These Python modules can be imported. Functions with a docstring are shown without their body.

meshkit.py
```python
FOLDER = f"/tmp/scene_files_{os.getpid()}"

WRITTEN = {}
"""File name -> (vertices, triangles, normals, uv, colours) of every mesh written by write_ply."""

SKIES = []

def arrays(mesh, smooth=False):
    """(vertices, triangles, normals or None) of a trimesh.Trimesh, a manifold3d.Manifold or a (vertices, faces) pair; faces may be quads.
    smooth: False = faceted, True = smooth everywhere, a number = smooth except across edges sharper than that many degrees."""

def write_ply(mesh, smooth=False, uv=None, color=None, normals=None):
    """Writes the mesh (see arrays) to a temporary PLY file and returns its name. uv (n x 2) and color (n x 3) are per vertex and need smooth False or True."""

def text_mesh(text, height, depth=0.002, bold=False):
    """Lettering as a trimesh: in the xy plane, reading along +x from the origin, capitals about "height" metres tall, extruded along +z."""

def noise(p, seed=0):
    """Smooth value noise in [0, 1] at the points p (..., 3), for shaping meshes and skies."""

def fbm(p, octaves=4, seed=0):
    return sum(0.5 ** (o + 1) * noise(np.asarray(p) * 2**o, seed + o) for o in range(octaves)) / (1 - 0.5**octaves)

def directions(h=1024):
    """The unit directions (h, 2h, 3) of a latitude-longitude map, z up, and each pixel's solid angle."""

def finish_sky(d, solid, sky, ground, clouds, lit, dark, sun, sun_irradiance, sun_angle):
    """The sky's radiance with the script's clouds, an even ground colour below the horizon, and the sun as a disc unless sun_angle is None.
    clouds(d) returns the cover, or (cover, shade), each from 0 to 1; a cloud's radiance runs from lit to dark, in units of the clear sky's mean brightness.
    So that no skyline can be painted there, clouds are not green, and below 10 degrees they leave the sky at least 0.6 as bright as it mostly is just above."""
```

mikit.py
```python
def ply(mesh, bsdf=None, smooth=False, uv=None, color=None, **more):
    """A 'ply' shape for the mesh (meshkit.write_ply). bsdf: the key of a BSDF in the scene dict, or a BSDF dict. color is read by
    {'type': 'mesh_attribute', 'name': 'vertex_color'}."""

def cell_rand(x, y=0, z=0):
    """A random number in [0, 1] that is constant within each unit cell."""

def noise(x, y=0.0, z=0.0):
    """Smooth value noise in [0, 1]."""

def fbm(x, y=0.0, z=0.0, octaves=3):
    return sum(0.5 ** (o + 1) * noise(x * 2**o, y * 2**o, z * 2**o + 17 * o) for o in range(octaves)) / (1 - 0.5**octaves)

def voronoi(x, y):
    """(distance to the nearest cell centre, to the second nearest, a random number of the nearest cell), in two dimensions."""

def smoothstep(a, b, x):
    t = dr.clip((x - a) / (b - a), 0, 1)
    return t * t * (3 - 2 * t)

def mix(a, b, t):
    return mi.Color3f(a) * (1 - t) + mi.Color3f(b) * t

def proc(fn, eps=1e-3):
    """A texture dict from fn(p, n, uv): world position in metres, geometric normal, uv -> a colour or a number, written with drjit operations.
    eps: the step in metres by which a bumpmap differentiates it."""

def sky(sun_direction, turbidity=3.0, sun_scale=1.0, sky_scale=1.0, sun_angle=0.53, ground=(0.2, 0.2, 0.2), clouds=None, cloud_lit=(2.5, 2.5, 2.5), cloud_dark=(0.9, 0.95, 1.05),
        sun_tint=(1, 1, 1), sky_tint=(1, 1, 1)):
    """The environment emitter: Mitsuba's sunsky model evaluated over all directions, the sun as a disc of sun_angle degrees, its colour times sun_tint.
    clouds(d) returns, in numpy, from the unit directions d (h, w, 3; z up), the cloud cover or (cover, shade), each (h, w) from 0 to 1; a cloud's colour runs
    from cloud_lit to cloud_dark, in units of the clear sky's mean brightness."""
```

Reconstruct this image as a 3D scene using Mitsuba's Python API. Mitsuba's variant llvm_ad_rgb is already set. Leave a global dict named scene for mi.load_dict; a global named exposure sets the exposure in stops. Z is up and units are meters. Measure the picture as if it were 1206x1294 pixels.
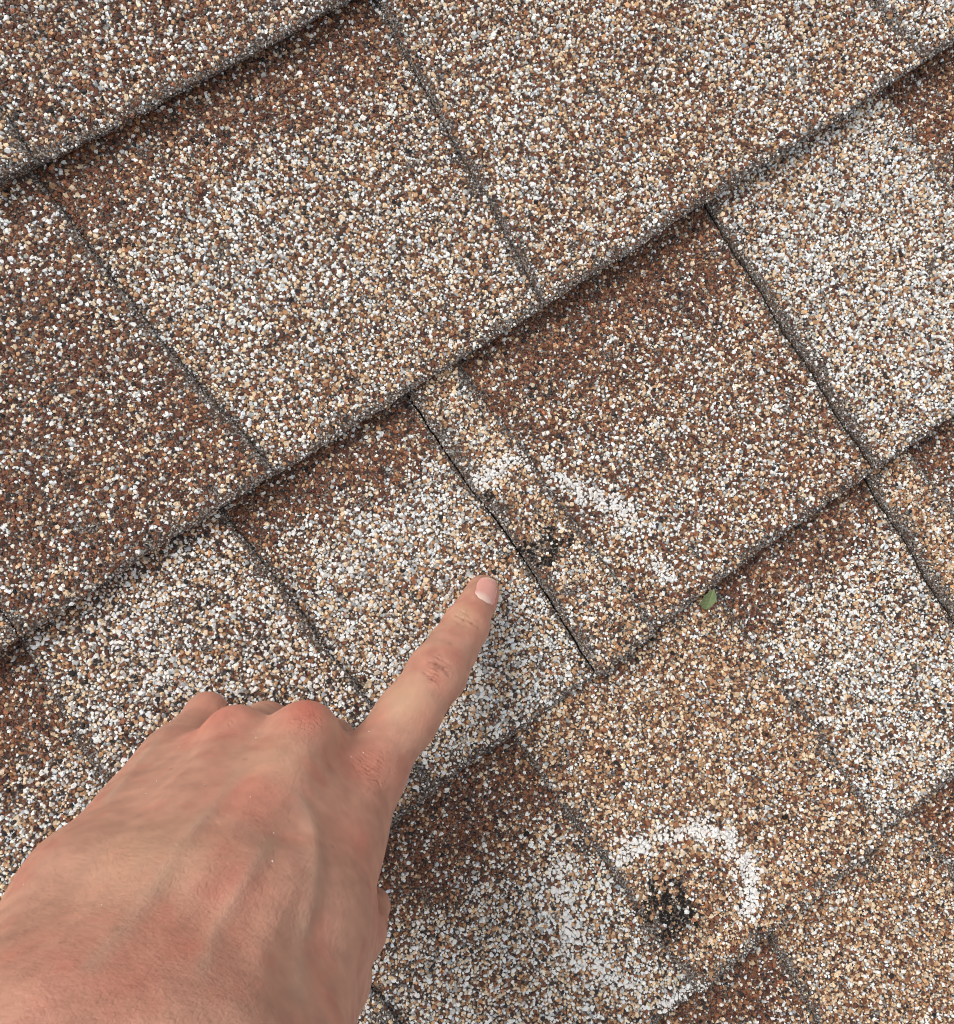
import math
import numpy as np, trimesh, drjit as dr, mitsuba as mi, mikit, meshkit
from scipy.spatial import cKDTree

# ---------------------------------------------------------------- camera, sky, exposure
# Roof frame: u along the courses, v up the slope, w out of the roof (millimetres in the tables below, metres in the meshes).
PITCH, EAVES = math.radians(20), 3.0
CP, SP = math.cos(PITCH), math.sin(PITCH)
def world(p):
    p = np.asarray(p, float)
    u, v, w = p[..., 0], p[..., 1], p[..., 2]
    return np.stack([u, v * CP - w * SP, v * SP + w * CP + EAVES], -1)
def turn(d): return world(d) - world([0, 0, 0])
CAM = np.array([-.057727, -.013217, .322841])
RIGHT, DOWN, AHEAD = np.array([.816341, -.538214, .209555]), np.array([-.550472, -.834854, .000203]), np.array([.174839, -.115520, -.977797])
F_PX, CX, CY = 1115.0, 603.0, 647.0           # focal length and centre of the photograph in its own pixels
scene, labels = {}, {}
scene['camera'] = {'type': 'perspective', 'fov': math.degrees(2 * math.atan(CX / F_PX)), 'fov_axis': 'x', 'near_clip': .01, 'far_clip': 100.0,
                   'to_world': mi.ScalarTransform4f().look_at(world(CAM).tolist(), world(CAM + AHEAD).tolist(), (-turn(DOWN)).tolist())}
scene['sky'] = mikit.sky(turn([-.38, .80, .72]), turbidity=3, sun_scale=.75, sun_angle=28, sun_tint=(.90, 1.0, 1.17), clouds=lambda d: 1.0)
exposure = 1.42

def part(key, mesh, bsdf, smooth=False, color=None, uv=None):
    scene[key] = mikit.ply(mesh, bsdf, smooth, uv=uv, color=color)
    return key
def num(base):
    if base not in scene: return base
    k = 1
    while f'{base}_{k:03d}' in scene: k += 1
    return f'{base}_{k:03d}'

# ---------------------------------------------------------------- materials
def loc(p):                                    # world point -> roof frame in millimetres
    y, z = p.y, p.z - EAVES
    return p.x * 1000, (y * CP + z * SP) * 1000, (z * CP - y * SP) * 1000
PAL = np.array([(.80, .83, .845), (.42, .44, .45), (.70, .56, .40), (.44, .262, .145), (.205, .084, .045), (.100, .037, .026), (.024, .021, .023)])
def grit(a, b, bright):
    _, _, c = mikit.voronoi(a, b)
    r = dr.select(c < bright * .42, mi.Color3f(.76, .78, .80), dr.select(c < bright * .66, mi.Color3f(.70, .54, .36), dr.select(c < bright * .9, mi.Color3f(.50, .30, .14),
        dr.select(c < .35 + bright * .55, mi.Color3f(.24, .11, .052), dr.select(c < .9, mi.Color3f(.11, .048, .03), mi.Color3f(.04, .038, .04))))))
    return r * .78
def far_fn(p, n, uv):                           # granules too far aside to be built; uv.x = how pale the tab is, uv.y = millimetres below the course above
    u, v, w = loc(p)
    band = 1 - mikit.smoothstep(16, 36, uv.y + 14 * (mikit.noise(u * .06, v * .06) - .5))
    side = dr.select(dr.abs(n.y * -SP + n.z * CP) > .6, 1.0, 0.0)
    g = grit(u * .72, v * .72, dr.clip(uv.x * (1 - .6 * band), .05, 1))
    return mikit.mix(mikit.mix((.05, .048, .047), (.30, .29, .28), mikit.cell_rand(u * 2, v * 2, w * 2) * .6), g, side)
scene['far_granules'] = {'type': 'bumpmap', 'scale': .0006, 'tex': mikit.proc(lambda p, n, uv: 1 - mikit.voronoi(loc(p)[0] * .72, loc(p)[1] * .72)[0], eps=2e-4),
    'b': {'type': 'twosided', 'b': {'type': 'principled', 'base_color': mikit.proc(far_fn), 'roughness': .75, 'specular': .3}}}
BUILT = [(-44, 193), (303, 12), (54, -358), (-247, -108)]   # outline of the area whose granules are built one by one
def built(u, v):
    inside = mi.Bool(True)
    for (a, b), (c, d) in zip(BUILT, BUILT[1:] + BUILT[:1]):
        inside &= (u - a) * (d - b) - (v - b) * (c - a) > 0
    return inside
def asphalt_fn(p, n, uv):                       # what shows between the granules: bitumen with dust and granule chips pressed into it
    u, v, w = loc(p)
    c = mikit.cell_rand(u * 1.9 + w, v * 1.9 - w, w * 1.7)
    chip = dr.select(c < .20, mi.Color3f(.46, .44, .41), dr.select(c < .45, mi.Color3f(.24, .13, .07), dr.select(c < .7, mi.Color3f(.11, .055, .036), mi.Color3f(.045, .042, .042))))
    return dr.select(built(u, v), mikit.mix(chip, mi.Color3f(.04, .034, .032), .55), far_fn(p, n, uv))
scene['asphalt'] = {'type': 'twosided', 'b': {'type': 'principled', 'base_color': mikit.proc(asphalt_fn), 'roughness': .85, 'specular': .25}}
scene['granule'] = {'type': 'twosided', 'b': {'type': 'principled', 'base_color': {'type': 'mesh_attribute', 'name': 'vertex_color'}, 'roughness': .55, 'specular': .4}}
scene['chalk'] = {'type': 'twosided', 'b': {'type': 'diffuse', 'reflectance': {'type': 'mesh_attribute', 'name': 'vertex_color'}}}
scene['bitumen'] = {'type': 'twosided', 'b': {'type': 'principled', 'base_color': {'type': 'rgb', 'value': [.013, .012, .0115]}, 'roughness': .6, 'specular': .2}}
scene['deck'] = {'type': 'twosided', 'b': {'type': 'diffuse', 'reflectance': {'type': 'rgb', 'value': [.02, .02, .02]}}}

# ---------------------------------------------------------------- roof
EXPO = 127.0                                    # exposed height of a course
def rnoise(*c, seed=0): return meshkit.noise(np.stack(np.broadcast_arrays(*c, 0.0)[:3] if len(c) < 3 else c, -1), seed)
def swell(u, v): return .9 * (meshkit.fbm(np.stack([u * .02, v * .02, u * 0], -1), 3, 5) - .5)
# mixes over the palette: white, light grey, cream, tan, brown, dark red, charcoal
MIX = {k: np.array(v, float) / sum(v) for k, v in dict(
    reddish=(16, 8, 12, 9, 27, 20, 9), dusk=(14, 6, 10, 7, 30, 26, 9), mixed=(28, 9, 16, 14, 19, 8, 8), warm=(23, 8, 18, 13, 24, 11, 6), palered=(31, 13, 17, 14, 14, 6, 6),
    speck=(32, 9, 17, 13, 13, 5, 13), pale=(36, 15, 18, 16, 8, 2, 5), cream=(20, 5, 28, 24, 15, 4, 5), brown=(21, 5, 14, 13, 28, 14, 6), tan=(13, 5, 23, 27, 22, 6, 5),
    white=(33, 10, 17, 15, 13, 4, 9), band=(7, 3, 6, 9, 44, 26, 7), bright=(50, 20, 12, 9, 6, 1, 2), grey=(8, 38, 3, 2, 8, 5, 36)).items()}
# course, left edge, right edge (u at v), raised, open joint on the left, mix, dark band at the top, label
SH = [
 (127, [(150, -260)], [(148, -62.5), (127, -62.8)], 1, 0, 'white', 0, 'pale shingle tab at the left border, above the long upper course edge'),
 (127, [(148, -62.5), (127, -62.8)], [(127, 92)], 0, 0, 'reddish', 0, 'reddish brown speckled shingle filling the top left corner'),
 (0, [(127, -270)], [(11, -152.8), (-1, -152.7)], 1, 0, 'warm', 0, 'small dark-edged shingle corner at the left border beside a black joint'),
 (0, [(11, -152.8), (-1, -152.7)], [(123, -65.9), (0, -54.9)], 1, .9, 'dusk', 0, 'raised reddish brown shingle tab on the left'),
 (0, [(123, -65.9), (0, -54.9)], [(122, 70.2), (5, 63.3)], 0, 0, 'mixed', 1, 'shingle with a dark brown top turning whitish tan, upper middle left'),
 (0, [(122, 70.2), (5, 63.3)], [(33, 249.7), (0, 254.8)], 1, 0, 'warm', 0, 'broad tan and brown raised shingle tab at the top middle'),
 (0, [(33, 249.7), (0, 254.8)], [(0, 420)], 1, .7, 'palered', 0, 'shingle tab in the top right corner'),
 (-127, [(0, -310)], [(-7, -153.9), (-26, -155.5), (-127, -166)], 0, 0, 'speck', 1.7, 'recessed shingle at the left border with a dark rusty top'),
 (-127, [(-7, -153.9), (-26, -155.5), (-127, -166)], [(-5, -76.3), (-127, -70)], 1, 0, 'speck', 0, 'white and dark speckled shingle tab behind the knuckles'),
 (-127, [(-5, -76.3), (-127, -70)], [(-4, 2.2), (-125, 3.9)], 0, 0, 'pale', 1, 'pale whitish shingle under the pointing fingertip'),
 (-127, [(-4, 2.2), (-125, 3.9)], [(-6, 24), (-61, 27), (-132, 31.9)], 1, .8, 'cream', 0, 'narrow cream shingle strip with a small black bare spot'),
 (-127, [(-6, 24), (-61, 27), (-132, 31.9)], [(-5, 143.3), (-125, 145.4)], 0, 0, 'brown', 1.2, 'rusty brown shingle in the middle right with white speckles'),
 (-127, [(-5, 143.3), (-125, 145.4)], [(-3, 239.1), (-50, 241.8), (-127, 246)], 1, .9, 'palered', 0, 'pale grey-tan raised shingle tab at the right'),
 (-127, [(-3, 239.1), (-50, 241.8), (-127, 246)], [(0, 420)], 0, 0, 'brown', 1, 'rusty shingle corner at the right border'),
 (-254, [(-127, -330)], [(-127, -128), (-254, -126)], 1, 0, 'speck', 0, None),
 (-254, [(-127, -128), (-254, -126)], [(-128, -35), (-241, -30.4)], 0, 0, 'white', 1.5, 'shingle right of the thumb with a dark brown top and white lower part'),
 (-254, [(-128, -35), (-241, -30.4)], [(-129, 63.2), (-248, 68.7)], 1, 0, 'tan', 0, 'orange tan raised shingle tab with a black bare spot'),
 (-254, [(-129, 63.2), (-248, 68.7)], [(-128, 143.6), (-199, 144.1)], 0, 0, 'white', 1, 'white speckled shingle with dark brown top beside the green leaf bit'),
 (-254, [(-128, 143.6), (-199, 144.1)], [(-139, 167.1), (-160, 169.4), (-254, 174)], 1, .8, 'tan', 0, 'narrow tan shingle tab at the right border'),
 (-254, [(-139, 167.1), (-160, 169.4), (-254, 174)], [(0, 420)], 0, 0, 'brown', 1, 'dark rusty shingle corner at the right border, lower half'),
 (-381, [(-254, -240)], [(-254, -95), (-381, -93)], 1, 0, 'white', 0, None),
 (-381, [(-254, -95), (-381, -93)], [(-258, 7), (-300, 4.3)], 0, 0, 'brown', 1, 'dark brown shingle at the bottom below the chalk circle'),
 (-381, [(-258, 7), (-300, 4.3)], [(-252, 83.9), (-286, 86.8)], 1, 0, 'tan', 0, 'tan shingle tab in the bottom right corner'),
 (-381, [(-252, 83.9), (-286, 86.8)], [(-254, 260)], 0, 0, 'brown', 1, 'small dark rusty shingle piece at the right border near the bottom'),
]
WHITE_BLOBS = [(-27, -36, 20, .75), (-13, -42, 14, .6), (232, -27, 20, .4), (-33, 80, 24, .35), (-22, 60, 30, .3), (25, 38, 22, .25), (196, -96, 28, .3), (205, -60, 22, .25), (-40, -95, 26, .4), (-10, -80, 24, .35),
               (105, -200, 24, .3), (95, -235, 22, .22), (-60, -205, 18, .12), (60, -88, 26, .25), (-125, -20, 18, .3)]
TAN_BLOBS = [(20, 25, 34, .5), (-25, 18, 26, .4), (-8, -66, 16, .55), (-38, -62, 12, .4), (30, -115, 22, .4), (10, -60, 16, .5), (165, 60, 50, .25), (120, 20, 30, .25)]
BARE = [(12.5, -76.5, 8.0, 6.2, -.15, 0), (6.8, -48.0, 2.6, 2.6, 0, 0), (-22.5, -219, 8.6, 11, .3, 1)]
CHALK = [[(8.6, -42.4), (16.9, -40.8), (24.4, -43.2), (30.5, -50.6), (34.2, -59), (39.3, -68.3), (44.2, -78), (47.6, -87.4), (42.6, -95), (40, -103), (45.9, -108), (49.7, -113.7)],
         [(-26.9, -191.6), (-20.3, -190.3), (-10.9, -193.8), (-1.5, -197.2), (6.7, -202.8), (11.9, -210.3), (12.9, -220.9), (10.5, -230.8), (2.3, -240.1)],
         [(-48, -180.8), (-54.9, -194.1), (-58.1, -202.9), (-58.3, -216.2), (-53.8, -229.6), (-46.9, -242.4), (-40.5, -250.5), (-29.1, -252.5)], [(-46, -248), (-39, -250.5)], [(-35, -251.5), (-26, -252.5)]]
rng = np.random.default_rng(11)

class Patch:
    def __init__(s, i, vb, L, R, raised, gap, far=False):
        s.i, s.vb, s.raised, s.gap = i, vb, raised, gap
        s.L, s.R, s.far = sorted(L), sorted(R), far
        s.lift = {127: 1.6, 0: .6}.get(vb, 0.0)      # the upper courses have curled up a little
        s.kL, s.kR = hash_edge(L), hash_edge(R)
    def edge(s, pts, key, v):
        v = np.asarray(v, float)
        u = np.interp(v, [a for a, _ in pts], [b for _, b in pts])
        return u + 2.2 * (rnoise(v * .05, v * 0 + key * 7.3) - .5) + .7 * (rnoise(v * .25, v * 0 + key * 3.1) - .5) + .25 * (rnoise(v * .8, v * 0 + key * 5.7) - .5)
    def left(s, v): return s.edge(s.L, s.kL, v) + s.gap * (.25 + .9 * rnoise(v * .22, v * 0 + 3.3))
    def right(s, v): return s.edge(s.R, s.kR, v)
    def butt(s, u):
        u = np.asarray(u, float)
        return s.vb + 1.2 * (rnoise(u * .03, u * 0 + s.vb) - .5) + .8 * (rnoise(u * .14, u * 0 + s.vb + 40) - .5) + .3 * (rnoise(u * .6, u * 0 + s.vb + 80) - .5)
    def top(s, u, v):
        t = (v - s.vb) / EXPO
        d = v - s.butt(u)
        if s.raised: d = np.minimum(d, np.minimum(u - s.left(v), s.right(v) - u))
        x = np.clip(d / 2.8, 0, 1)
        return 6.2 - 6.2 * t + s.lift * (1 - t) + 3.1 * s.raised + swell(u, v) - .55 * (1 - x) ** 3
    def bottom(s, u, v): return 3.3 + s.lift * (1 - (v - s.vb) / EXPO) - 6.2 * (v - s.vb) / EXPO + swell(u, v)
def hash_edge(e): return (round(e[0][1] * 3.7 + e[0][0] * 1.3) % 97) * 1.0

def slab(p, step, vtop):
    um, ux = float(p.left(p.vb + 60.)), float(p.right(p.vb + 60.))
    W = ux - um
    def ticks(n, total, both): 
        e = np.array([0, .6, 1.3, 2.3, 3.8]) / total
        mid = np.linspace(e[-1], 1 - e[-1] if both else 1, max(3, n))
        return np.concatenate([e[:-1], mid, (1 - e[:-1])[::-1]]) if both else np.concatenate([e[:-1], mid])
    a = ticks(int(W / step), W, True); b = ticks(int(EXPO * 1.2 / step), vtop - p.vb, False)
    A, B = np.meshgrid(a, b)
    v0 = p.vb + B * (vtop - p.vb)
    u = p.left(v0) * (1 - A) + p.right(v0) * A
    v = p.butt(u) + B * (vtop - p.butt(u))
    u = p.left(v) * (1 - A) + p.right(v) * A
    ny, nx = u.shape
    T = np.stack([u, v, p.top(u, v)], -1).reshape(-1, 3)
    D = np.stack([u, v, p.bottom(u, v)], -1).reshape(-1, 3)
    idx = np.arange(nx * ny).reshape(ny, nx)
    q = np.stack([idx[:-1, :-1], idx[:-1, 1:], idx[1:, 1:], idx[1:, :-1]], -1).reshape(-1, 4)
    loop = np.concatenate([idx[0, :-1], idx[:-1, -1], idx[-1, ::-1][:-1], idx[::-1, 0][:-1]])
    n = len(T); m = len(loop)
    c = np.array([u.mean(), v.mean(), 0])
    rows = [T[loop]]
    for f in (.35, .7):
        x = T[loop] * (1 - f) + D[loop] * f
        out = rnoise(x[:, 0] * .5, x[:, 1] * .5, x[:, 2] * .5 + f * 9)[:, None] * .35
        dirv = np.where((np.arange(m) < nx - 1)[:, None], [[0, -1., 0]], np.where((np.arange(m) < nx + ny - 2)[:, None], [[1., 0, 0]], [[-1., 0, 0]]))
        rows.append(x - dirv * out)
    rows.append(D[loop])
    V = np.vstack([T, D] + rows)
    F = [q, q[:, ::-1] + n]
    for r in range(3):
        i0 = 2 * n + r * m + np.arange(m); i1 = 2 * n + r * m + (np.arange(m) + 1) % m
        F.append(np.stack([i0, i0 + m, i1 + m, i1], -1))
    return V, np.vstack(F), nx * ny

# granule templates: a blunt angular stone, open below, and a small chip
def stone(r):
    n = 5
    an = (np.arange(n) + r.uniform(-.28, .28, n)) * 2 * np.pi / n
    lo = np.stack([np.cos(an), np.sin(an), np.full(n, -.55)], -1) * r.uniform(.8, 1.1, (n, 1)) * [1, 1, 0] + [0, 0, -.55]
    hi = np.stack([np.cos(an + .3), np.sin(an + .3), an * 0], -1) * r.uniform(.5, .92, (n, 1)) + np.c_[np.zeros((n, 2)), r.uniform(.28, .72, n)]
    i, j = np.arange(n), (np.arange(n) + 1) % n
    F = np.vstack([np.stack([i, j, i + n], -1), np.stack([j, j + n, i + n], -1), [[n, n + 1, n + 2], [n, n + 2, n + 3], [n, n + 3, n + 4]]])
    return np.vstack([lo, hi]), F
tr = np.random.default_rng(3)
STONES = [stone(tr) for _ in range(24)]
SV, SF = np.stack([s[0] for s in STONES]), STONES[0][1]
OV, OF = np.array([(1, 0, 0), (-1, 0, 0), (0, 1, 0), (0, -1, 0), (0, 0, 1), (0, 0, -1.)]), np.array([(0, 2, 4), (2, 1, 4), (1, 3, 4), (3, 0, 4), (2, 0, 5), (1, 2, 5), (3, 1, 5), (0, 3, 5)])
def stones(c, r, col, rg, chips=False):
    n = len(c)
    if chips: V = OV[None] * rg.uniform(.6, 1.25, (n, 6, 1))
    else: V = SV[rg.integers(0, len(SV), n)].copy()
    V = V * (r[:, None] * np.stack([rg.uniform(.85, 1.25, n), rg.uniform(.75, 1.0, n), rg.uniform(.75, 1.1, n)], -1))[:, None, :]
    ax = rg.normal(size=(n, 3)) * [1, 1, 0] * (.22 if not chips else .9)
    V = V + np.cross(ax[:, None, :], V)
    a = rg.uniform(0, 2 * np.pi, n); ca, sa = np.cos(a)[:, None], np.sin(a)[:, None]
    V = np.stack([V[..., 0] * ca - V[..., 1] * sa, V[..., 0] * sa + V[..., 1] * ca, V[..., 2]], -1) + c[:, None, :]
    F = OF if chips else SF
    k = V.shape[1]
    return V.reshape(-1, 3), (F[None] + (np.arange(n) * k)[:, None, None]).reshape(-1, 3), np.repeat(col, k, 0)
def join(parts):
    at, Vs, Fs, Cs = 0, [], [], []
    for V, F, C in parts:
        Vs.append(V); Fs.append(F + at); Cs.append(C); at += len(V)
    return np.vstack(Vs), np.vstack(Fs), np.vstack(Cs)
def paint(w, rg):
    cat = (np.cumsum(w, 1) < rg.random((len(w), 1)) * w.sum(1, keepdims=True)).sum(1).clip(0, 6)
    k = np.array([.06, .16, .12, .20, .28, .30, .35])[cat][:, None]
    c = PAL[cat] * np.exp(rg.normal(0, 1, (len(w), 1)) * k) * np.exp(rg.normal(0, 1, (len(w), 1)) * [.03, 0, -.045])
    return np.clip(c, .008, .88)
def seg_dist(u, v, line):
    p = np.stack([u, v], -1); d = np.full(u.shape, 1e9)
    for a, b in zip(np.array(line[:-1], float), np.array(line[1:], float)):
        t = np.clip((p - a) @ (b - a) / ((b - a) @ (b - a)), 0, 1)
        d = np.minimum(d, np.linalg.norm(p - a - t[..., None] * (b - a), axis=-1))
    return d
def near(c):
    ok = np.ones(len(c), bool)
    for (a, b), (e, d) in zip(BUILT, BUILT[1:] + BUILT[:1]):
        ok &= (c[:, 0] - a) * (d - b) - (c[:, 1] - b) * (e - a) > 0
    return ok

part('roof', trimesh.Trimesh(world(np.array([[x, y, z] for x in (-.62, .76) for y in (-.80, .70) for z in (-.020, -.0045)])), trimesh.creation.box().faces, process=False), 'deck')
labels['roof'] = {'label': 'sloping roof covered in overlapping courses of tan, brown and white granule asphalt shingles', 'category': 'roof', 'kind': 'structure'}
chalk_parts = [[], []]
def build_patch(i, rec):
    vb, L, R, raised, gap, mix, band, label = rec
    p = Patch(i, vb, L, R, raised, gap)
    key = num('roof__shingle')
    V, F, nt = slab(p, 3.5, vb + EXPO * 1.18)
    pale = float(MIX[mix][0] + MIX[mix][1] + .6 * MIX[mix][2] + .3 * MIX[mix][3])
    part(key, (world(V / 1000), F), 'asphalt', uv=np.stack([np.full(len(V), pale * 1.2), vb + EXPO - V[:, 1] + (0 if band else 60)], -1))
    if label: labels[key] = {'label': label}
    rg = np.random.default_rng(100 + i)
    sp = 1.12
    umin, umax = min(p.left(np.linspace(vb, vb + EXPO, 9))) - 2, max(p.right(np.linspace(vb, vb + EXPO, 9))) + 2
    gu, gv = np.meshgrid(np.arange(umin, umax, sp), np.arange(vb - 3, vb + EXPO + 4, sp * .866))
    gu = gu + (np.arange(gu.shape[0])[:, None] % 2) * sp / 2
    u, v = (gu + rg.uniform(-.5, .5, gu.shape)).ravel(), (gv + rg.uniform(-.5, .5, gu.shape)).ravel()
    keep = near(np.stack([u, v, u * 0 + 3], -1)); u, v = u[keep], v[keep]
    dl, drr, db = u - p.left(v), p.right(v) - u, v - p.butt(u)
    keep = (dl > 0) & (drr > 0) & (db > 0); u, v, dl, drr, db = u[keep], v[keep], dl[keep], drr[keep], db[keep]
    if not len(u): return
    n = len(u)
    de = np.minimum(db, np.minimum(dl, drr)) if raised else db
    # proportions of the granule colours
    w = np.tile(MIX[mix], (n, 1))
    patchy = meshkit.fbm(np.stack([u * .05, v * .05, u * 0 + i], -1), 3, 2)
    def pull(w, to, a): return w * (1 - a[:, None]) + MIX[to] * a[:, None]
    w = pull(w, 'bright', np.clip((patchy - .55) * 1.6, 0, .5) * (.4 if mix in ('reddish', 'dusk', 'tan', 'brown') else 1))
    w = pull(w, 'tan', np.clip((.42 - patchy) * 1.6, 0, .5))
    for bu, bv, br, ba in WHITE_BLOBS:
        w = pull(w, 'bright', ba * np.exp(-((u - bu) ** 2 + (v - bv) ** 2) / br ** 2))
    for bu, bv, br, ba in TAN_BLOBS if mix not in ('dusk', 'reddish') else ():
        w = pull(w, 'tan', ba * np.exp(-((u - bu) ** 2 + (v - bv) ** 2) / br ** 2))
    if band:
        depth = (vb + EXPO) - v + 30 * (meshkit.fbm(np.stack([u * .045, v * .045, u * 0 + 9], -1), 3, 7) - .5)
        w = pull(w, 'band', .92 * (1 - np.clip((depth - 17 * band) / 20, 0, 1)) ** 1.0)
    da = np.minimum(db * .8, np.minimum(dl * (.6 if gap else 1.0), drr) * (1.0 if raised else 1.6))
    wob = 1.0 + 2.6 * meshkit.noise(np.stack([u * .09, v * .09, u * 0], -1), 43)
    scuff = 1.1 * np.exp(-(da / wob) ** 2) + .8 * (meshkit.noise(np.stack([u * .16, v * .16, u * 0], -1), 31) > .87) * (meshkit.noise(np.stack([u * .7, v * .7, u * 0], -1), 32) > .45)
    scuff = np.maximum(scuff, .9 * ((np.hypot(u - 71.6, v + 73.4) < 3.2)))
    worn = rg.random(n) < scuff * (.75 + .5 * meshkit.noise(np.stack([u * .12, v * .12, u * 0], -1), 41))
    w[worn] = MIX['grey']
    r = np.exp(rg.normal(math.log(.665), .28, n)).clip(.34, 1.2)
    r[worn] *= .55
    col = paint(w, rg)
    def rim(k):                                  # worn rim: grey backing with some granules left on it
        g = np.clip(np.where(rg.random((k, 1)) < .26, .5, .17) * np.exp(rg.normal(0, .55, (k, 1))), .015, .7) * [.98, 1.0, 1.03]
        return np.where(rg.random((k, 1)) < .22, paint(np.tile(MIX[mix], (k, 1)), rg), g)
    col[worn] = rim(worn.sum())
    c = np.stack([u, v, p.top(u, v) + rg.uniform(-.10, .18, n)], -1)
    bare = np.zeros(n, bool)
    for bu, bv, ru, rv, sl, who in BARE:
        x, y = u - bu, v - bv; x = x - sl * y
        e = (x / ru) ** 2 + (y / rv) ** 2 + 4.4 * (meshkit.fbm(np.stack([u * .35, v * .35, u * 0], -1), 3, 51) - .5)
        if raised and mix in ('cream', 'tan'): bare |= (e < 1.05) & (rg.random(n) < .78)
    ch = np.zeros(n, int) - 1
    for j, line in enumerate(CHALK):
        d = seg_dist(u, v, line)
        cl = meshkit.fbm(np.stack([u * .17, v * .17, u * 0 + j], -1), 2, 61)
        amt = np.exp(-(d / (3.7, 3.9, 3.5, 1.8, 1.8)[j]) ** 2) * np.clip((cl - (.36, .16, .26, 0, 0)[j]) * 3.6, 0, 1) * (.95, 1, .85, 1, 1)[j]
        ch[(rg.random(n) < amt) & ~bare] = min(j, 1)
    pts = []
    ok = ~bare & (ch < 0)
    pts.append(stones(c[ok], r[ok], col[ok], rg))
    # chips between the stones
    m = int(n * .22); s = rg.integers(0, n, m)
    uu, vv = u[s] + rg.uniform(-.8, .8, m), v[s] + rg.uniform(-.8, .8, m)
    ins = (uu > p.left(vv) + .2) & (uu < p.right(vv) - .2) & (vv > p.butt(uu) + .2) & ~bare[s]
    wc = paint(w[ins.nonzero()[0] * 0 + s[ins]], rg)
    pts.append(stones(np.stack([uu, vv, p.top(uu, vv) + .22], -1)[ins], rg.uniform(.22, .42, ins.sum()), wc * .85, rg, True))
    # grit on the cut edges
    def wall(us, vs, h):
        k = len(us)
        f = rg.random(k) ** 1.3 * .7
        cc = np.stack([us, vs, p.top(us, vs) + .1 - f * h], -1)
        q = near(cc)
        pts.append(stones(cc[q], rg.uniform(.14, .32, q.sum()), rim(q.sum()) * rg.uniform(.35, 1.1, (q.sum(), 1)), rg, True))
    k = int((umax - umin) * 7)
    ub = rg.uniform(umin, umax, k); vv_ = p.butt(ub); q = (ub > p.left(vv_)) & (ub < p.right(vv_)); wall(ub[q], vv_[q] - .05, 5.4 if raised else 2.8)
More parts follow.
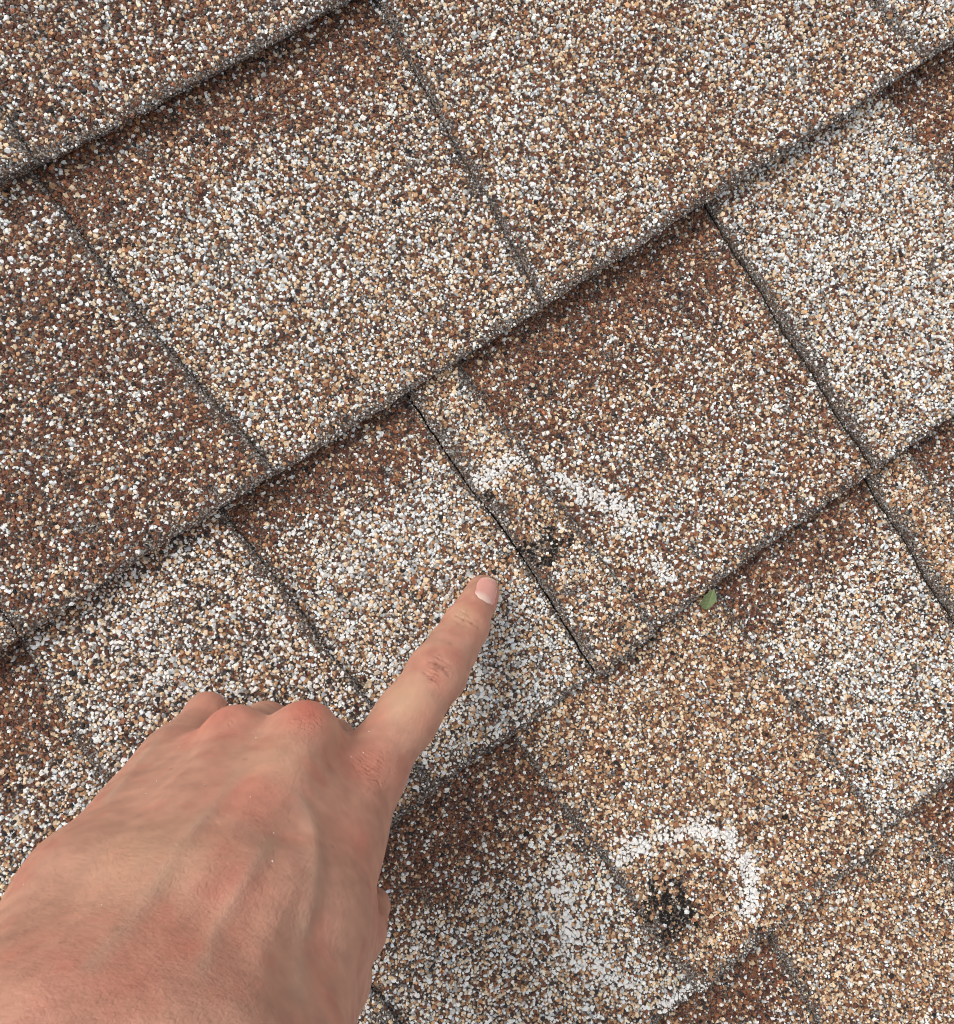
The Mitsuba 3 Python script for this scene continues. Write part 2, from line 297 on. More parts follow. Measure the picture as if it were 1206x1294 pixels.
    if raised:
        vs = rg.uniform(vb, vb + EXPO + 3, 700); wall(p.left(vs) - .05, vs, 3.2)
        vs = rg.uniform(vb, vb + EXPO + 3, 700); wall(p.right(vs) + .05, vs, 3.2)
    V, F, C = join(pts)
    k2 = part(key + '__granules', (world(V / 1000), F), 'granule', color=C)
    labels[k2] = {'kind': 'stuff'}
    if bare.any():
        cb = c[bare] - [0, 0, .3]
        Vb, Fb, _ = stones(cb, rg.uniform(.5, 1.15, bare.sum()), col[bare], rg)
        part(key + '__bare_spot', (world(Vb / 1000), Fb), 'bitumen')
        labels[key + '__bare_spot'] = {'label': 'black bare bitumen patch just up and right of the fingertip' if mix == 'cream' else 'black bare bitumen patch inside the lower chalk circle'}
    for j in (0, 1):
        q = ch == j
        if q.any():
            dust = rg.uniform(.3, 1, (q.sum(), 1)) ** .35
            cw = col[q] * (1 - dust) + np.array([.86, .87, .88]) * dust
            chalk_parts[j].append(stones(c[q] + [0, 0, .18], r[q] * 1.12, cw, rg))
for i, rec in enumerate(SH): build_patch(i, rec)

# the same courses carried on around the photographed area
orng = np.random.default_rng(77)
covered = {127: (-260, 92), 0: (-270, 420), -127: (-310, 420), -254: (-330, 420), -381: (-240, 260)}
for vb in range(-762, 509, 127):
    spans = [(-560, covered[vb][0]), (covered[vb][1], 700)] if vb in covered else [(-560, 700)]
    for a, b in spans:
        u, raised = a, int(orng.integers(0, 2))
        while u < b - 5:
            e = u + orng.uniform(90, 190)
            if e > b - 60: e = b
            p = Patch(0, vb, [(vb, u)], [(vb, e)], raised, 0)
            V, F, nt = slab(p, 12, vb + EXPO * 1.18)
            pale = orng.uniform(.28, .72)
            uv = np.stack([np.full(len(V), pale), (vb + EXPO - V[:, 1]) + (60 if raised else 0)], -1)
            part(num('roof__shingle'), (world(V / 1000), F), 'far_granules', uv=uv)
            u, raised = e, 1 - raised

for j, (key, text) in enumerate((('chalk_mark', 'smeared white chalk arc right of the fingertip, around the upper black spot'), ('chalk_mark_001', 'white chalk circle around the lower black bare spot, near the bottom right'))):
    V, F, C = join(chalk_parts[j])
    part(key, (world(V / 1000), F), 'chalk', color=C)
    labels[key] = {'label': text, 'category': 'chalk mark'}

# ---------------------------------------------------------------- leaf bit and crumbs
LEAF = np.array([(53.0, -128.8), (56.3, -127.4), (61.4, -128.2), (61.0, -130.4), (59.9, -132.5), (55.8, -133.4), (54.2, -132.6)])
def leaf_mesh():
    from shapely.geometry import Polygon, Point
    from shapely import segmentize
    poly = Polygon(LEAF).buffer(.35).buffer(-.2)
    t = trimesh.creation.extrude_polygon(poly, .12, engine='earcut')
    g = t.subdivide_to_size(.8)
    v = g.vertices
    x, y = v[:, 0] - 57.5, v[:, 1] + 131
    along = (x * .80 + y * .6); across = (-x * .6 + y * .80)
    v[:, 2] += 4.7 + .22 * y + .09 * across ** 2 - .012 * along ** 2 + .12 * np.abs(np.sin(along * 2.2 + np.abs(across))) - .25 * np.exp(-(across / .25) ** 2)
    g.vertices = world(v / 1000)
    return g
def leaf_fn(p, n, uv):
    u, v, w = loc(p)
    x, y = u - 57.5, v + 131
    al, ac = x * .8 + y * .6, -x * .6 + y * .8
    vein = dr.exp(-dr.square(ac / .22)) + .6 * dr.exp(-dr.square((al * 1.0 + dr.abs(ac) * 1.0 - dr.floor(al + dr.abs(ac)) - .5) / .12)) * .6
    return mikit.mix(mikit.mix((.13, .18, .075), (.19, .245, .115), mikit.fbm(u * .9, v * .9)), (.24, .30, .15), dr.clip(vein, 0, 1) * .7)
scene['leaf_skin'] = {'type': 'twosided', 'b': {'type': 'principled', 'base_color': mikit.proc(leaf_fn), 'roughness': .55, 'specular': .35}}
part('leaf', leaf_mesh(), 'leaf_skin', 40)
labels['leaf'] = {'label': 'small torn bit of green leaf stuck at the shingle edge', 'category': 'leaf'}
for key, (u, v, i), text in (('crumb', (35.9, -219, 16), 'tiny black crumb on the tan shingle right of the chalk circle'), ('crumb_001', (-51.3, -162.4, 15), 'tiny black crumb on the dark brown shingle right of the thumb')):
    vb, L, R, raised, gap = SH[i][:5]
    m = trimesh.creation.icosphere(2, 1.0); m.vertices *= [1.25, .8, .8]; m.vertices += .25 * (meshkit.noise(m.vertices * 1.7 + u)[:, None] - .5) * m.vertices
    m.vertices = world((m.vertices + [u, v, float(Patch(i, vb, L, R, raised, gap).top(np.array(u), np.array(v))) + 1.1]) / 1000)
    part(key, m, 'bitumen', True)
    labels[key] = {'label': text, 'category': 'crumb'}

# ---------------------------------------------------------------- hand
BONES = [  # round cones of the hand and forearm in roof millimetres: end, end, radius, radius, blend
    ((-83.4, -94.6, 49.7), (-109.7, -102.6, 96.1), 9.8, 12.5, 10.0),
    ((-109.7, -102.6, 96.1), (-132.1, -112.3, 131.0), 12.5, 15.0, 10.0),
    ((-91.2, -72.3, 55.9), (-119.0, -85.8, 106.7), 9.6, 12.0, 10.0),
    ((-119.0, -85.8, 106.7), (-138.8, -95.9, 140.2), 12.0, 15.0, 10.0),
    ((-108.0, -61.8, 50.6), (-133.0, -73.3, 104.8), 8.6, 11.8, 10.0),
    ((-133.0, -73.3, 104.8), (-150.4, -83.2, 137.6), 11.8, 15.0, 10.0),
    ((-127.9, -56.6, 40.3), (-149.2, -62.9, 93.5), 8.5, 12.6, 10.0),
    ((-149.2, -62.9, 93.5), (-164.3, -70.4, 126.5), 12.6, 15.5, 10.0),
    ((-92.2, -87.0, 55.1), (-114.7, -94.7, 100.6), 8.2, 11.8, 8.0),
    ((-104.1, -70.3, 56.8), (-126.4, -80.0, 105.0), 8.2, 11.8, 8.0),
    ((-122.0, -62.0, 49.2), (-141.4, -68.6, 98.4), 8.2, 11.8, 8.0),
    ((-86.4, -92.1, 47.8), (-75.8, -90.5, 44.4), 9.0, 6.6, 8.0),
    ((-86.7, -99.0, 42.6), (-114.9, -109.6, 85.1), 8.5, 13.0, 10.0),
    ((-114.9, -109.6, 85.1), (-135.8, -117.3, 123.2), 13.0, 14.0, 10.0),
    ((-94.5, -76.8, 48.8), (-124.2, -92.8, 95.7), 8.5, 13.0, 10.0),
    ((-124.2, -92.8, 95.7), (-142.5, -100.9, 132.3), 13.0, 14.0, 10.0),
    ((-111.3, -66.3, 43.6), (-138.2, -80.2, 93.8), 8.5, 13.0, 10.0),
    ((-138.2, -80.2, 93.8), (-154.1, -88.2, 129.8), 13.0, 14.0, 10.0),
    ((-131.2, -61.1, 33.3), (-154.4, -69.8, 82.5), 8.5, 13.0, 10.0),
    ((-154.4, -69.8, 82.5), (-168.0, -75.4, 118.6), 13.0, 14.0, 10.0),
    ((-82.6, -93.5, 51.4), (-81.8, -93.6, 50.3), 8.8, 8.8, 5.0),
    ((-90.4, -71.3, 57.5), (-89.9, -71.0, 56.4), 8.8, 8.8, 5.0),
    ((-107.4, -61.0, 51.9), (-107.2, -60.5, 50.8), 7.8, 7.8, 5.0),
    ((-154.6, -80.5, 134.5), (-205.3, -106.9, 204.1), 18.5, 21.0, 20.0),
    ((-205.3, -106.9, 204.1), (-293.1, -146.7, 319.5), 21.0, 32.0, 20.0),
    ((-137.6, -102.6, 137.0), (-187.1, -130.6, 206.7), 18.5, 21.0, 20.0),
    ((-187.1, -130.6, 206.7), (-266.4, -181.5, 323.3), 21.0, 32.0, 20.0),
    ((-128.5, -111.5, 121.3), (-121.3, -127.6, 73.4), 16.0, 12.0, 10.0),
    ((-121.3, -127.6, 73.4), (-113.1, -134.2, 45.0), 10.8, 9.2, 4.0),
    ((-113.1, -134.2, 45.0), (-106.5, -136.0, 33.1), 9.2, 6.2, 4.0),
    ((-124.5, -125.4, 72.6), (-114.1, -108.6, 86.6), 10.0, 12.0, 12.0),
    ((-100.7, -106.8, 58.3), (-120.6, -114.6, 82.2), 7.8, 10.5, 12.0),
    ((-83.4, -94.6, 49.7), (-63.2, -88.8, 41.9), 10.0, 9.3, 6.0),
    ((-63.2, -88.8, 41.9), (-46.7, -84.0, 35.6), 9.3, 9.6, 6.0),
    ((-46.7, -84.0, 35.6), (-38.1, -81.9, 28.9), 9.6, 8.4, 3.0),
    ((-38.1, -81.9, 28.9), (-29.4, -79.7, 22.3), 8.4, 7.8, 3.0),
    ((-29.4, -79.7, 22.3), (-16.0, -75.6, 9.9), 7.8, 6.0, 3.0),
    ((-20.4, -78.0, 12.4), (-15.8, -75.7, 8.5), 6.2, 5.2, 2.0),
    ((-91.2, -72.3, 55.9), (-89.7, -87.0, 19.7), 9.2, 8.6, 3.5),
    ((-89.7, -87.0, 19.7), (-109.4, -95.4, 14.5), 8.6, 7.6, 3.5),
    ((-109.4, -95.4, 14.5), (-120.9, -100.3, 25.2), 7.6, 6.5, 3.5),
    ((-108.0, -61.8, 50.6), (-103.7, -69.6, 18.1), 8.6, 8.0, 3.5),
    ((-103.7, -69.6, 18.1), (-121.5, -79.5, 14.5), 8.0, 7.2, 3.5),
    ((-121.5, -79.5, 14.5), (-132.3, -88.0, 25.9), 7.2, 6.2, 3.5),
    ((-127.9, -56.6, 40.3), (-115.9, -54.4, 21.8), 8.2, 6.6, 3.5),
    ((-115.9, -54.4, 21.8), (-132.1, -63.8, 17.4), 6.6, 6.2, 3.5),
    ((-132.1, -63.8, 17.4), (-141.9, -73.8, 26.6), 6.2, 5.5, 3.5),
]
RIDGES = [  # veins, tendons and creases on the skin: half width, height, polyline
    (2.3, 0.75, [(-95.8, -75.8, 85.8), (-96.5, -81.5, 89.2), (-98.1, -86.2, 95.8), (-101.1, -90.2, 106.4), (-105.6, -93.6, 114.0), (-109.8, -97.3, 120.1), (-112.2, -99.7, 131.3)]),
    (1.8, 0.45, [(-106.6, -64.0, 79.4), (-117.4, -64.9, 100.4), (-128.0, -67.0, 120.0), (-137.2, -66.1, 139.6)]),
    (1.3, 0.35, [(-126.4, -48.6, 46.5), (-130.3, -49.4, 57.7), (-133.8, -50.2, 68.6), (-137.9, -50.6, 79.1)]),
    (1.5, 0.35, [(-103.8, -77.7, 101.6), (-110.9, -77.7, 115.8), (-119.4, -79.3, 126.3), (-122.5, -80.9, 139.2)]),
    (3.2, 0.55, [(-93.8, -63.9, 65.4), (-103.9, -69.1, 87.4), (-114.1, -70.6, 108.7), (-125.7, -73.7, 127.1), (-131.6, -74.7, 145.7)]),
    (3.2, 0.45, [(-86.1, -83.8, 67.3), (-101.6, -86.3, 105.0), (-113.8, -89.1, 128.1), (-119.2, -89.4, 144.5)]),
    (2.6, 0.4, [(-111.3, -54.3, 60.2), (-122.6, -57.1, 81.7), (-134.0, -58.8, 109.1), (-143.3, -60.0, 132.1)]),
    (4.0, -0.7, [(-89.5, -75.6, 74.1), (-99.6, -77.3, 93.3), (-106.3, -79.7, 110.9), (-114.6, -83.9, 125.1), (-120.5, -86.5, 143.9)]),
    (0.45, -0.38, [(-47.3, -77.1, 43.3), (-45.8, -79.4, 44.8), (-44.8, -81.8, 45.5), (-44.5, -84.7, 45.8)]),
    (0.4, -0.3, [(-50.5, -79.5, 45.1), (-49.6, -82.2, 46.4), (-48.4, -85.0, 46.7)]),
    (0.4, -0.18, [(-44.7, -77.3, 43.2), (-43.3, -79.8, 44.4), (-42.1, -82.9, 44.8)]),
    (0.4, -0.28, [(-30.6, -73.2, 28.6), (-29.3, -75.7, 30.7), (-27.6, -78.3, 31.1), (-26.5, -81.2, 30.6)]),
    (0.35, -0.18, [(-28.5, -72.9, 27.6), (-27.0, -75.8, 29.7), (-25.2, -79.5, 29.8)]),
    (0.35, -0.15, [(-32.3, -73.3, 29.0), (-31.3, -75.6, 32.0), (-29.3, -78.3, 32.3)]),
]
SKIN_SPOTS = [  # centre, radius, strength, kind
    ((-85.0, -64.4, 61.7), 8, 0.85, 'red'),
    ((-79.6, -88.7, 61.4), 9, 0.5, 'red'),
    ((-106.9, -52.0, 54.1), 8, 0.6, 'red'),
    ((-108.1, -66.4, 87.3), 9, 0.3, 'red'),
    ((-112.6, -76.7, 116.5), 7, 0.45, 'red'),
    ((-46.1, -80.7, 45.5), 5, 0.22, 'red'),
    ((-23.5, -75.2, 26.7), 6, 0.5, 'red'),
    ((-14.5, -78.3, 16.9), 5, 0.5, 'red'),
    ((-137.9, -65.6, 139.9), 14, 0.25, 'red'),
    ((-103.8, -70.8, 90.9), 9, 0.25, 'red'),
    ((-112.8, -50.8, 28.2), 6, 0.3, 'red'),
    ((-97.2, -115.3, 90.1), 8, 0.3, 'red'),
    ((-59.7, -82.2, 49.9), 8, 0.5, 'pale'),
    ((-28.2, -74.3, 29.0), 5, 0.5, 'pale'),
    ((-98.1, -67.2, 76.8), 9, 0.25, 'pale'),
    ((-81.1, -73.9, 60.7), 5, 0.3, 'pale'),
    ((-58.0, -90.6, 51.3), 5, 0.25, 'red'),
    ((-38.8, -81.9, 42.0), 4, 0.4, 'red'),
    ((-91.0, -95.9, 85.7), 9, 0.3, 'red'),
    ((-116.4, -52.7, 49.6), 6, 0.35, 'red'),
    ((-123.6, -76.9, 131.0), 12, 0.25, 'red'),
    ((-128.0, -60.7, 109.6), 14, 0.3, 'pale'),
    ((-133.9, -66.0, 129.9), 1.1, 0.6, 'mole'),
    ((-122.5, -54.7, 69.8), 0.7, 0.5, 'mole'),
    ((-26.6, -74.2, 28.2), 0.6, 0.45, 'mole'),
    ((-38.1, -77.7, 38.7), 0.6, 0.35, 'mole'),
    ((-115.7, -65.3, 97.2), 0.8, 0.4, 'mole'),
    ((-104.4, -63.3, 74.6), 0.6, 0.4, 'mole'),
    ((-141.9, -60.9, 132.7), 0.7, 0.4, 'mole'),
    ((-111.2, -90.0, 122.3), 0.6, 0.4, 'mole'),
    ((-95.7, -91.0, 93.9), 0.7, 0.35, 'mole'),
]
NAIL = [[(-20.0, -72.3, 19.6), (-19.9, -73.3, 20.7), (-19.8, -74.2, 21.5), (-19.5, -75.2, 21.9), (-19.2, -76.1, 22.1), (-18.7, -77.1, 21.8), (-18.1, -78.1, 21.2), (-17.4, -79.1, 20.1), (-16.5, -80.3, 18.4)], [(-19.4, -72.0, 18.6), (-19.2, -72.9, 19.7), (-19.0, -73.8, 20.4), (-18.6, -74.8, 20.8), (-18.2, -75.7, 20.9), (-17.7, -76.7, 20.7), (-17.1, -77.7, 20.1), (-16.4, -78.8, 19.1), (-15.6, -80.0, 17.5)], [(-18.8, -71.7, 17.6), (-18.5, -72.5, 18.6), (-18.1, -73.4, 19.3), (-17.8, -74.3, 19.7), (-17.3, -75.3, 19.8), (-16.8, -76.2, 19.6), (-16.1, -77.3, 19.0), (-15.4, -78.3, 18.1), (-14.6, -79.6, 16.4)], [(-18.1, -71.4, 16.7), (-17.7, -72.2, 17.6), (-17.3, -73.0, 18.2), (-16.9, -73.9, 18.6), (-16.4, -74.8, 18.7), (-15.8, -75.7, 18.5), (-15.2, -76.8, 18.0), (-14.5, -77.9, 17.1), (-13.7, -79.1, 15.4)], [(-17.4, -71.1, 15.8), (-17.0, -71.8, 16.6), (-16.5, -72.6, 17.1), (-16.0, -73.4, 17.4), (-15.4, -74.3, 17.5), (-14.8, -75.2, 17.3), (-14.2, -76.2, 16.9), (-13.6, -77.3, 16.1), (-12.8, -78.5, 14.6)], [(-16.7, -70.9, 14.9), (-16.2, -71.5, 15.6), (-15.6, -72.2, 16.0), (-15.1, -72.9, 16.2), (-14.5, -73.7, 16.3), (-13.9, -74.6, 16.2), (-13.3, -75.5, 15.8), (-12.7, -76.6, 15.2), (-12.1, -77.7, 14.0)], [(-16.0, -70.7, 14.1), (-15.4, -71.2, 14.6), (-14.8, -71.8, 14.9), (-14.1, -72.5, 15.0), (-13.6, -73.2, 15.1), (-13.0, -74.0, 15.0), (-12.5, -74.8, 14.8), (-11.9, -75.8, 14.3), (-11.3, -76.8, 13.5)], [(-15.3, -70.6, 13.4), (-14.6, -71.0, 13.6), (-13.9, -71.4, 13.7), (-13.2, -72.0, 13.8), (-12.6, -72.6, 13.8), (-12.1, -73.3, 13.8), (-11.6, -74.0, 13.7), (-11.1, -74.9, 13.3), (-10.6, -75.9, 12.6)], [(-14.6, -70.4, 12.7), (-13.8, -70.7, 12.7), (-13.0, -71.1, 12.6), (-12.3, -71.5, 12.4), (-11.6, -72.1, 12.1), (-11.1, -72.7, 11.9), (-10.6, -73.4, 11.6), (-10.1, -74.3, 10.8), (-9.7, -75.2, 10.4)]]
KNUCKLES = [  # joint, direction along the finger, radius of the wrinkled skin
    ((-80.6, -88.8, 62.2), (0.902, 0.258, -0.347), 9.0),
    ((-85.7, -65.4, 63.7), (0.467, 0.227, -0.854), 8.0),
    ((-107.3, -52.9, 56.7), (0.411, 0.189, -0.892), 7.0),
    ((-46.6, -81.3, 45.7), (0.902, 0.258, -0.347), 6.0),
    ((-29.2, -76.2, 31.1), (0.776, 0.197, -0.599), 4.0),
]
SPECKS = [(-82.2, -84.0, 60.0), (-100.3, -61.9, 64.9), (-112.3, -52.1, 51.9), (-120.6, -52.8, 56.7), (-126.0, -54.4, 74.2), (-129.5, -53.1, 74.3), (-128.0, -54.9, 80.0), (-105.9, -69.4, 90.8), (-114.6, -60.8, 84.2), (-78.9, -85.5, 58.5), (-103.5, -77.1, 100.0), (-152.7, -51.4, 106.7), (-136.7, -62.5, 120.9), (-105.3, -80.0, 108.9), (-74.7, -82.7, 52.0), (-74.1, -105.8, 52.2)]
def sdf(p, prims):
    d = None
    for a, b, ra, rb, k in prims:
        ba = b - a; l = ba @ ba
        pa = p - a
        t = np.clip(pa @ ba / l, 0, 1).astype(np.float32)
        q = pa - t[:, None] * ba.astype(np.float32)
        c = np.sqrt(np.einsum('ij,ij->i', q, q)) - (ra + (rb - ra) * t)
        if d is None: d = c
        else:
            h = np.maximum(k - np.abs(d - c), 0) / k
            d = np.minimum(d, c) - h * h * k * .25
    return d
def surface_nets(prims, vox, field=sdf):
    lo = np.min([np.minimum(a - ra, b - rb) for a, b, ra, rb, _ in prims], 0) - 6
    hi = np.max([np.maximum(a + ra, b + rb) for a, b, ra, rb, _ in prims], 0) + 6
    nb = 12
    n = np.ceil((hi - lo) / vox / nb).astype(int)
    ctr = np.stack(np.meshgrid(*[np.arange(x) for x in n], indexing='ij'), -1).reshape(-1, 3)
    cp = (lo + (ctr + .5) * nb * vox).astype(np.float32)
    cd = field(cp, prims)
    G = np.empty(n * nb, np.float32)
    G[:] = np.repeat(np.repeat(np.repeat(np.sign(cd).reshape(n), nb, 0), nb, 1), nb, 2)
    act = ctr[np.abs(cd) < nb * vox * .9 + 9.0]
    loc = np.stack(np.meshgrid(*[np.arange(nb)] * 3, indexing='ij'), -1).reshape(-1, 3)
    for s in range(0, len(act), 120):
        idx = (act[s:s + 120, None] * nb + loc).reshape(-1, 3)
        G[idx[:, 0], idx[:, 1], idx[:, 2]] = field((lo + idx * vox).astype(np.float32), prims)
    ins = G < 0
    c8 = [(i, j, k) for i in (0, 1) for j in (0, 1) for k in (0, 1)]
    sl = lambda A, o: A[o[0]:A.shape[0] - 1 + o[0], o[1]:A.shape[1] - 1 + o[1], o[2]:A.shape[2] - 1 + o[2]]
    cnt = sum(sl(ins, o).astype(np.int8) for o in c8)
    cells = np.argwhere((cnt > 0) & (cnt < 8))
    vid = np.full(cnt.shape, -1, np.int32); vid[tuple(cells.T)] = np.arange(len(cells))
    val = {o: G[tuple((cells + o).T)] for o in c8}
    acc, m = np.zeros((len(cells), 3)), np.zeros(len(cells))
    for o in c8:
        for ax in range(3):
            if o[ax] == 0:
                o2 = list(o); o2[ax] = 1; o2 = tuple(o2)
                a, b = val[o], val[o2]; x = (a < 0) != (b < 0)
                t = np.where(x, a / np.where(x, a - b, 1), 0)
                pt = np.tile(np.array(o, float), (len(cells), 1)); pt[:, ax] += t
                acc += pt * x[:, None]; m += x
    V = lo + (cells + acc / m[:, None]) * vox
    F = []
    for ax in range(3):
        o2 = [0, 0, 0]; o2[ax] = 1
        A = ins[1:-1, 1:-1, 1:-1]; Bn = ins[1 + o2[0]:ins.shape[0] - 1 + o2[0], 1 + o2[1]:ins.shape[1] - 1 + o2[1], 1 + o2[2]:ins.shape[2] - 1 + o2[2]]
        e = np.argwhere(A != Bn) + 1
        s = ins[tuple(e.T)]
        u, w = (ax + 1) % 3, (ax + 2) % 3
        q = []
        for du, dw in ((0, 0), (-1, 0), (-1, -1), (0, -1)):
            c = e.copy(); c[:, u] += du; c[:, w] += dw; q.append(vid[tuple(c.T)])
        q = np.stack(q, 1); q[s] = q[s]          # orientation below
        q = np.where(s[:, None], q, q[:, ::-1]); F.append(q)
    F = np.vstack(F); F = F[(F >= 0).all(1)]
    return V, np.vstack([F[:, [0, 1, 2]], F[:, [0, 2, 3]]])

VOX = 1.0
prims = [(np.array(a, np.float32), np.array(b, np.float32), ra, rb, k) for a, b, ra, rb, k in BONES]
V, F = surface_nets(prims, VOX)
hand = trimesh.Trimesh(V, F, process=False)
trimesh.smoothing.filter_taubin(hand, iterations=8)
hand.fix_normals() if hand.volume < 0 else None
V, N = np.array(hand.vertices), np.array(hand.vertex_normals)
dz = np.zeros(len(V))
for wd, h, pts in RIDGES:
    if wd < 1: continue                          # fine creases are in the skin's relief
    pts = np.array(pts, float)
    seg = np.vstack([a + np.linspace(0, 1, 40)[:, None] * (b - a) for a, b in zip(pts[:-1], pts[1:])])
    d, j = cKDTree(seg).query(V, distance_upper_bound=wd * 3.2)
    s = np.where(j < len(seg), j, 0) / len(seg)
    dz += np.where(np.isfinite(d), 1.55 * h * np.exp(-(np.minimum(d, 99) / wd / 1.2) ** 2) * np.clip(np.minimum(s, 1 - s) * 3.2, 0, 1), 0)
dz += .5 * (meshkit.fbm(V / 9.0, 3, 4) - .5)
nail_c = np.array(NAIL).reshape(-1, 3)
dn, jn = cKDTree(nail_c).query(V)
inner = np.zeros(81, bool); inner.reshape(9, 9)[1:, 1:-1] = True
dz += np.where(dn < 2.6, np.where(inner[jn] & (dn < 1.1), -.30, .14 * np.exp(-((dn - 1.0) / .9) ** 2)), 0)
V = V + N * dz[:, None]
base, red, pale, mole = np.array([.465, .245, .180]), np.array([.52, .155, .115]), np.array([.60, .39, .25]), np.array([.20, .09, .055])
n1, n2 = meshkit.fbm(V / 14.0, 4, 8), meshkit.fbm(V / 3.5, 3, 9)
C = base * (1 + .34 * (n1 - .5) + .42 * (n2 - .5))[:, None] * np.array([1, 1, 1])
C = C * (1 - .5 * np.clip(meshkit.fbm(V / 7.0, 3, 21) - .5, 0, 1)[:, None] * np.array([0, 1, 1]))
tint = {'red': red, 'pale': pale, 'mole': mole}
for c, r, a, kind in SKIN_SPOTS:
    q = a * np.exp(-((V - c) ** 2).sum(1) / r ** 2)[:, None]
    C = C * (1 - q) + tint[kind] * q
for wd, h, pts in RIDGES:                        # blood in the veins under the skin
    if 1 < wd < 2.5 and h > 0:
        pts = np.array(pts, float)
        seg = np.vstack([a + np.linspace(0, 1, 40)[:, None] * (b - a) for a, b in zip(pts[:-1], pts[1:])])
        d, j = cKDTree(seg).query(V, distance_upper_bound=9)
        q = np.where(np.isfinite(d), .30 * np.exp(-(np.minimum(d, 99) / (wd * 1.2)) ** 2), 0)[:, None]
        C = C * (1 - q) + np.array([.44, .33, .25]) * q
hand_mm = V.copy()
hand.vertices = world(V / 1000)
def skin_relief(p, n, uv):
    u, v, w = loc(p)
    m = (n.x, n.y * CP + n.z * SP, n.z * CP - n.y * SP)
    h = .12 * mikit.noise(u * 1.1, v * 1.1, w * 1.1) + .09 * mikit.noise(u * 2.3, v * 2.3, w * 2.3) + .03 * mikit.noise(u * 4.5, v * 4.5, w * 4.5)
    d1, d2, _ = mikit.voronoi(u * .75 + .4 * w, v * .75 - .3 * w)
    h -= .06 * (1 - mikit.smoothstep(0, .28, d2 - d1))
    for c, ax, r in KNUCKLES:
        x, y, z = u - c[0], v - c[1], w - c[2]
        t = x * ax[0] + y * ax[1] + z * ax[2]
        near = dr.exp(-(x * x + y * y + z * z) / (r * r))
        warp = 1.5 * mikit.noise(u * .3, v * .3, w * .3) + .7 * mikit.noise(u * 1.1, v * 1.1, w * 1.1)
        k = t * .95 + warp
        f = dr.abs(k - dr.floor(k) - .5) * 2
        h -= .38 * near * (1 - mikit.smoothstep(0, .5, f)) * 1.5 * mikit.noise(u * .5 + 7, v * .5, w * .5)
    for wd, hh, pts in RIDGES:
        if wd < 1:
            for a, b in zip(pts[:-1], pts[1:]):
                bx, by, bz = b[0] - a[0], b[1] - a[1], b[2] - a[2]
                l = bx * bx + by * by + bz * bz
                t = dr.clip(((u - a[0]) * bx + (v - a[1]) * by + (w - a[2]) * bz) / l, 0, 1)
                x, y, z = u - a[0] - t * bx, v - a[1] - t * by, w - a[2] - t * bz
                off = x * m[0] + y * m[1] + z * m[2]          # across the skin only, not into it
                d2 = x * x + y * y + z * z - .9 * off * off
                h += 1.25 * hh * dr.exp(-d2 / (wd * wd))
    return h
scene['skin'] = {'type': 'bumpmap', 'scale': .001, 'tex': mikit.proc(skin_relief, eps=8e-5),
    'b': {'type': 'twosided', 'b': {'type': 'principled', 'base_color': {'type': 'mesh_attribute', 'name': 'vertex_color'}, 'roughness': .5, 'specular': .38, 'sheen': .15}}}
part('person', hand, 'skin', True, color=C)
labels['person'] = {'label': 'bare hand reaching in from the lower left, index finger pointing at the pale shingle', 'category': 'person'}
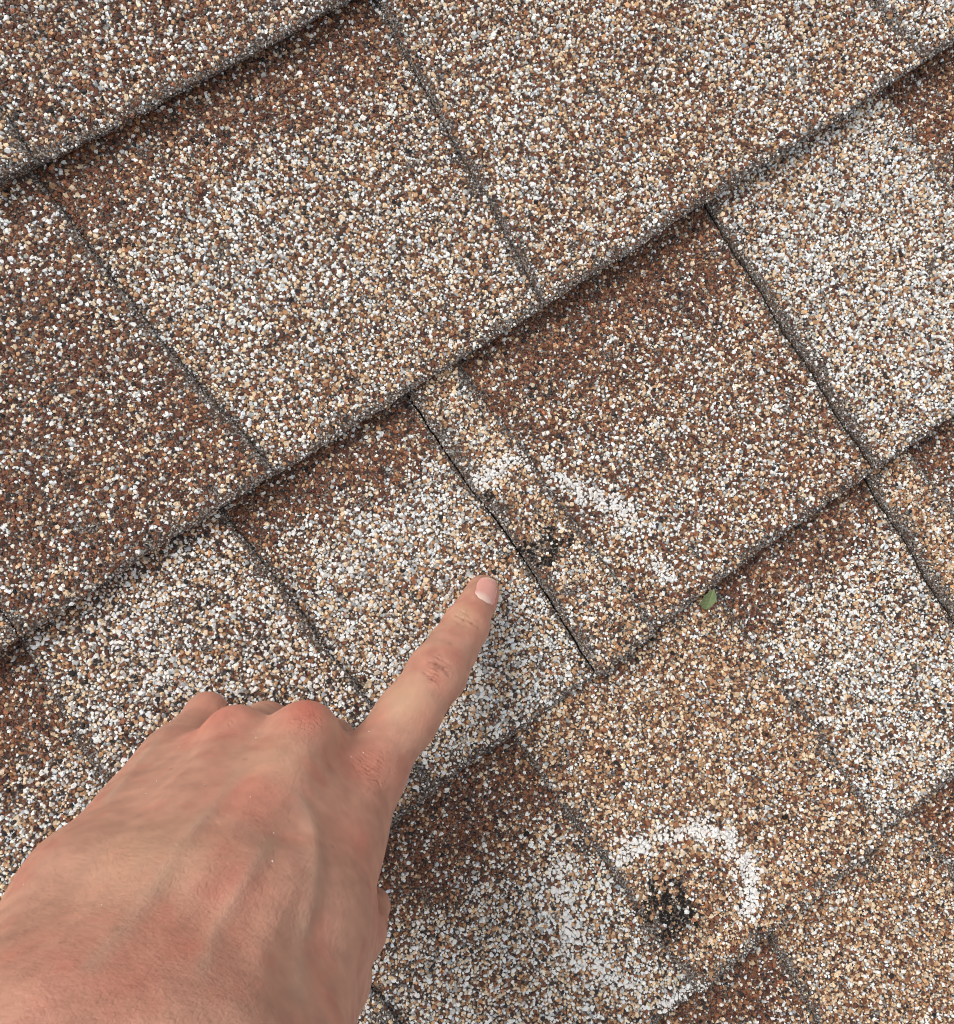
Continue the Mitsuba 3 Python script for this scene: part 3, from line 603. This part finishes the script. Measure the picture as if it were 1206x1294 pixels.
# nail: a thin curved plate over its bed
g = np.array(NAIL)
nv = g.reshape(9, 9, 3)
du, dv = np.gradient(nv, axis=1), np.gradient(nv, axis=0)
nn = np.cross(du, dv); nn /= np.linalg.norm(nn, axis=-1, keepdims=True)
if (nn.reshape(-1, 3) @ (CAM * 1000 - nv[4, 4])).mean() < 0: nn = -nn
s, t = np.meshgrid(np.linspace(-1, 1, 9), np.linspace(0, 1, 9))
topv = nv + nn * (.30 - .22 * s ** 4 - .12 * (1 - t) ** 6)[..., None]
lowv = nv - nn * .35
idx = np.arange(81).reshape(9, 9)
q = np.stack([idx[:-1, :-1], idx[:-1, 1:], idx[1:, 1:], idx[1:, :-1]], -1).reshape(-1, 4)
loop = np.concatenate([idx[0, :-1], idx[:-1, -1], idx[-1, ::-1][:-1], idx[::-1, 0][:-1]])
side = np.stack([loop, loop + 81, np.roll(loop, -1) + 81, np.roll(loop, -1)], -1)
nm = trimesh.Trimesh(np.vstack([topv.reshape(-1, 3), lowv.reshape(-1, 3)]), np.vstack([x[:, k] for x in (q, q[:, ::-1] + 81, side) for k in ([0, 1, 2], [0, 2, 3])]), process=False)
nm.fix_normals()
nm = nm.subdivide_loop(2)
vv = np.array(nm.vertices)
d, j = cKDTree(nv.reshape(-1, 3)).query(vv, k=3)
tt = (t.ravel()[j] / (d + .05)).sum(1) / (1 / (d + .05)).sum(1); ss = (s.ravel()[j] / (d + .05)).sum(1) / (1 / (d + .05)).sum(1)
moon = (np.clip((.36 - tt - .30 * (ss + .15) ** 2) / .20, 0, 1) * .62)[:, None]
free = np.clip((tt - .93) / .05, 0, 1)[:, None]
nc = np.array([.66, .33, .29]) * (1 - moon) + np.array([.80, .66, .60]) * moon
nc = nc * (1 - free) + np.array([.72, .58, .48]) * free
nm.vertices = world(vv / 1000)
scene['nail'] = {'type': 'twosided', 'b': {'type': 'principled', 'base_color': {'type': 'mesh_attribute', 'name': 'vertex_color'}, 'roughness': .28, 'specular': .5, 'clearcoat': .3, 'clearcoat_gloss': .8}}
part('person__fingernail', nm, 'nail', True, color=nc)
labels['person__fingernail'] = {'label': 'short pink fingernail with a pale half-moon'}

_, js = cKDTree(hand_mm).query(np.array(SPECKS))
rg = np.random.default_rng(5)
Vs, Fs, Cs = stones(hand_mm[js] + N[js] * .08, rg.uniform(.12, .24, len(js)), np.tile([.66, .63, .58], (len(js), 1)), rg, True)
part('mineral_dust', (world(Vs / 1000), Fs), 'granule', color=Cs)
labels['mineral_dust'] = {'label': 'scattered tiny white mineral specks stuck to the back of the hand', 'category': 'dust', 'kind': 'stuff'}
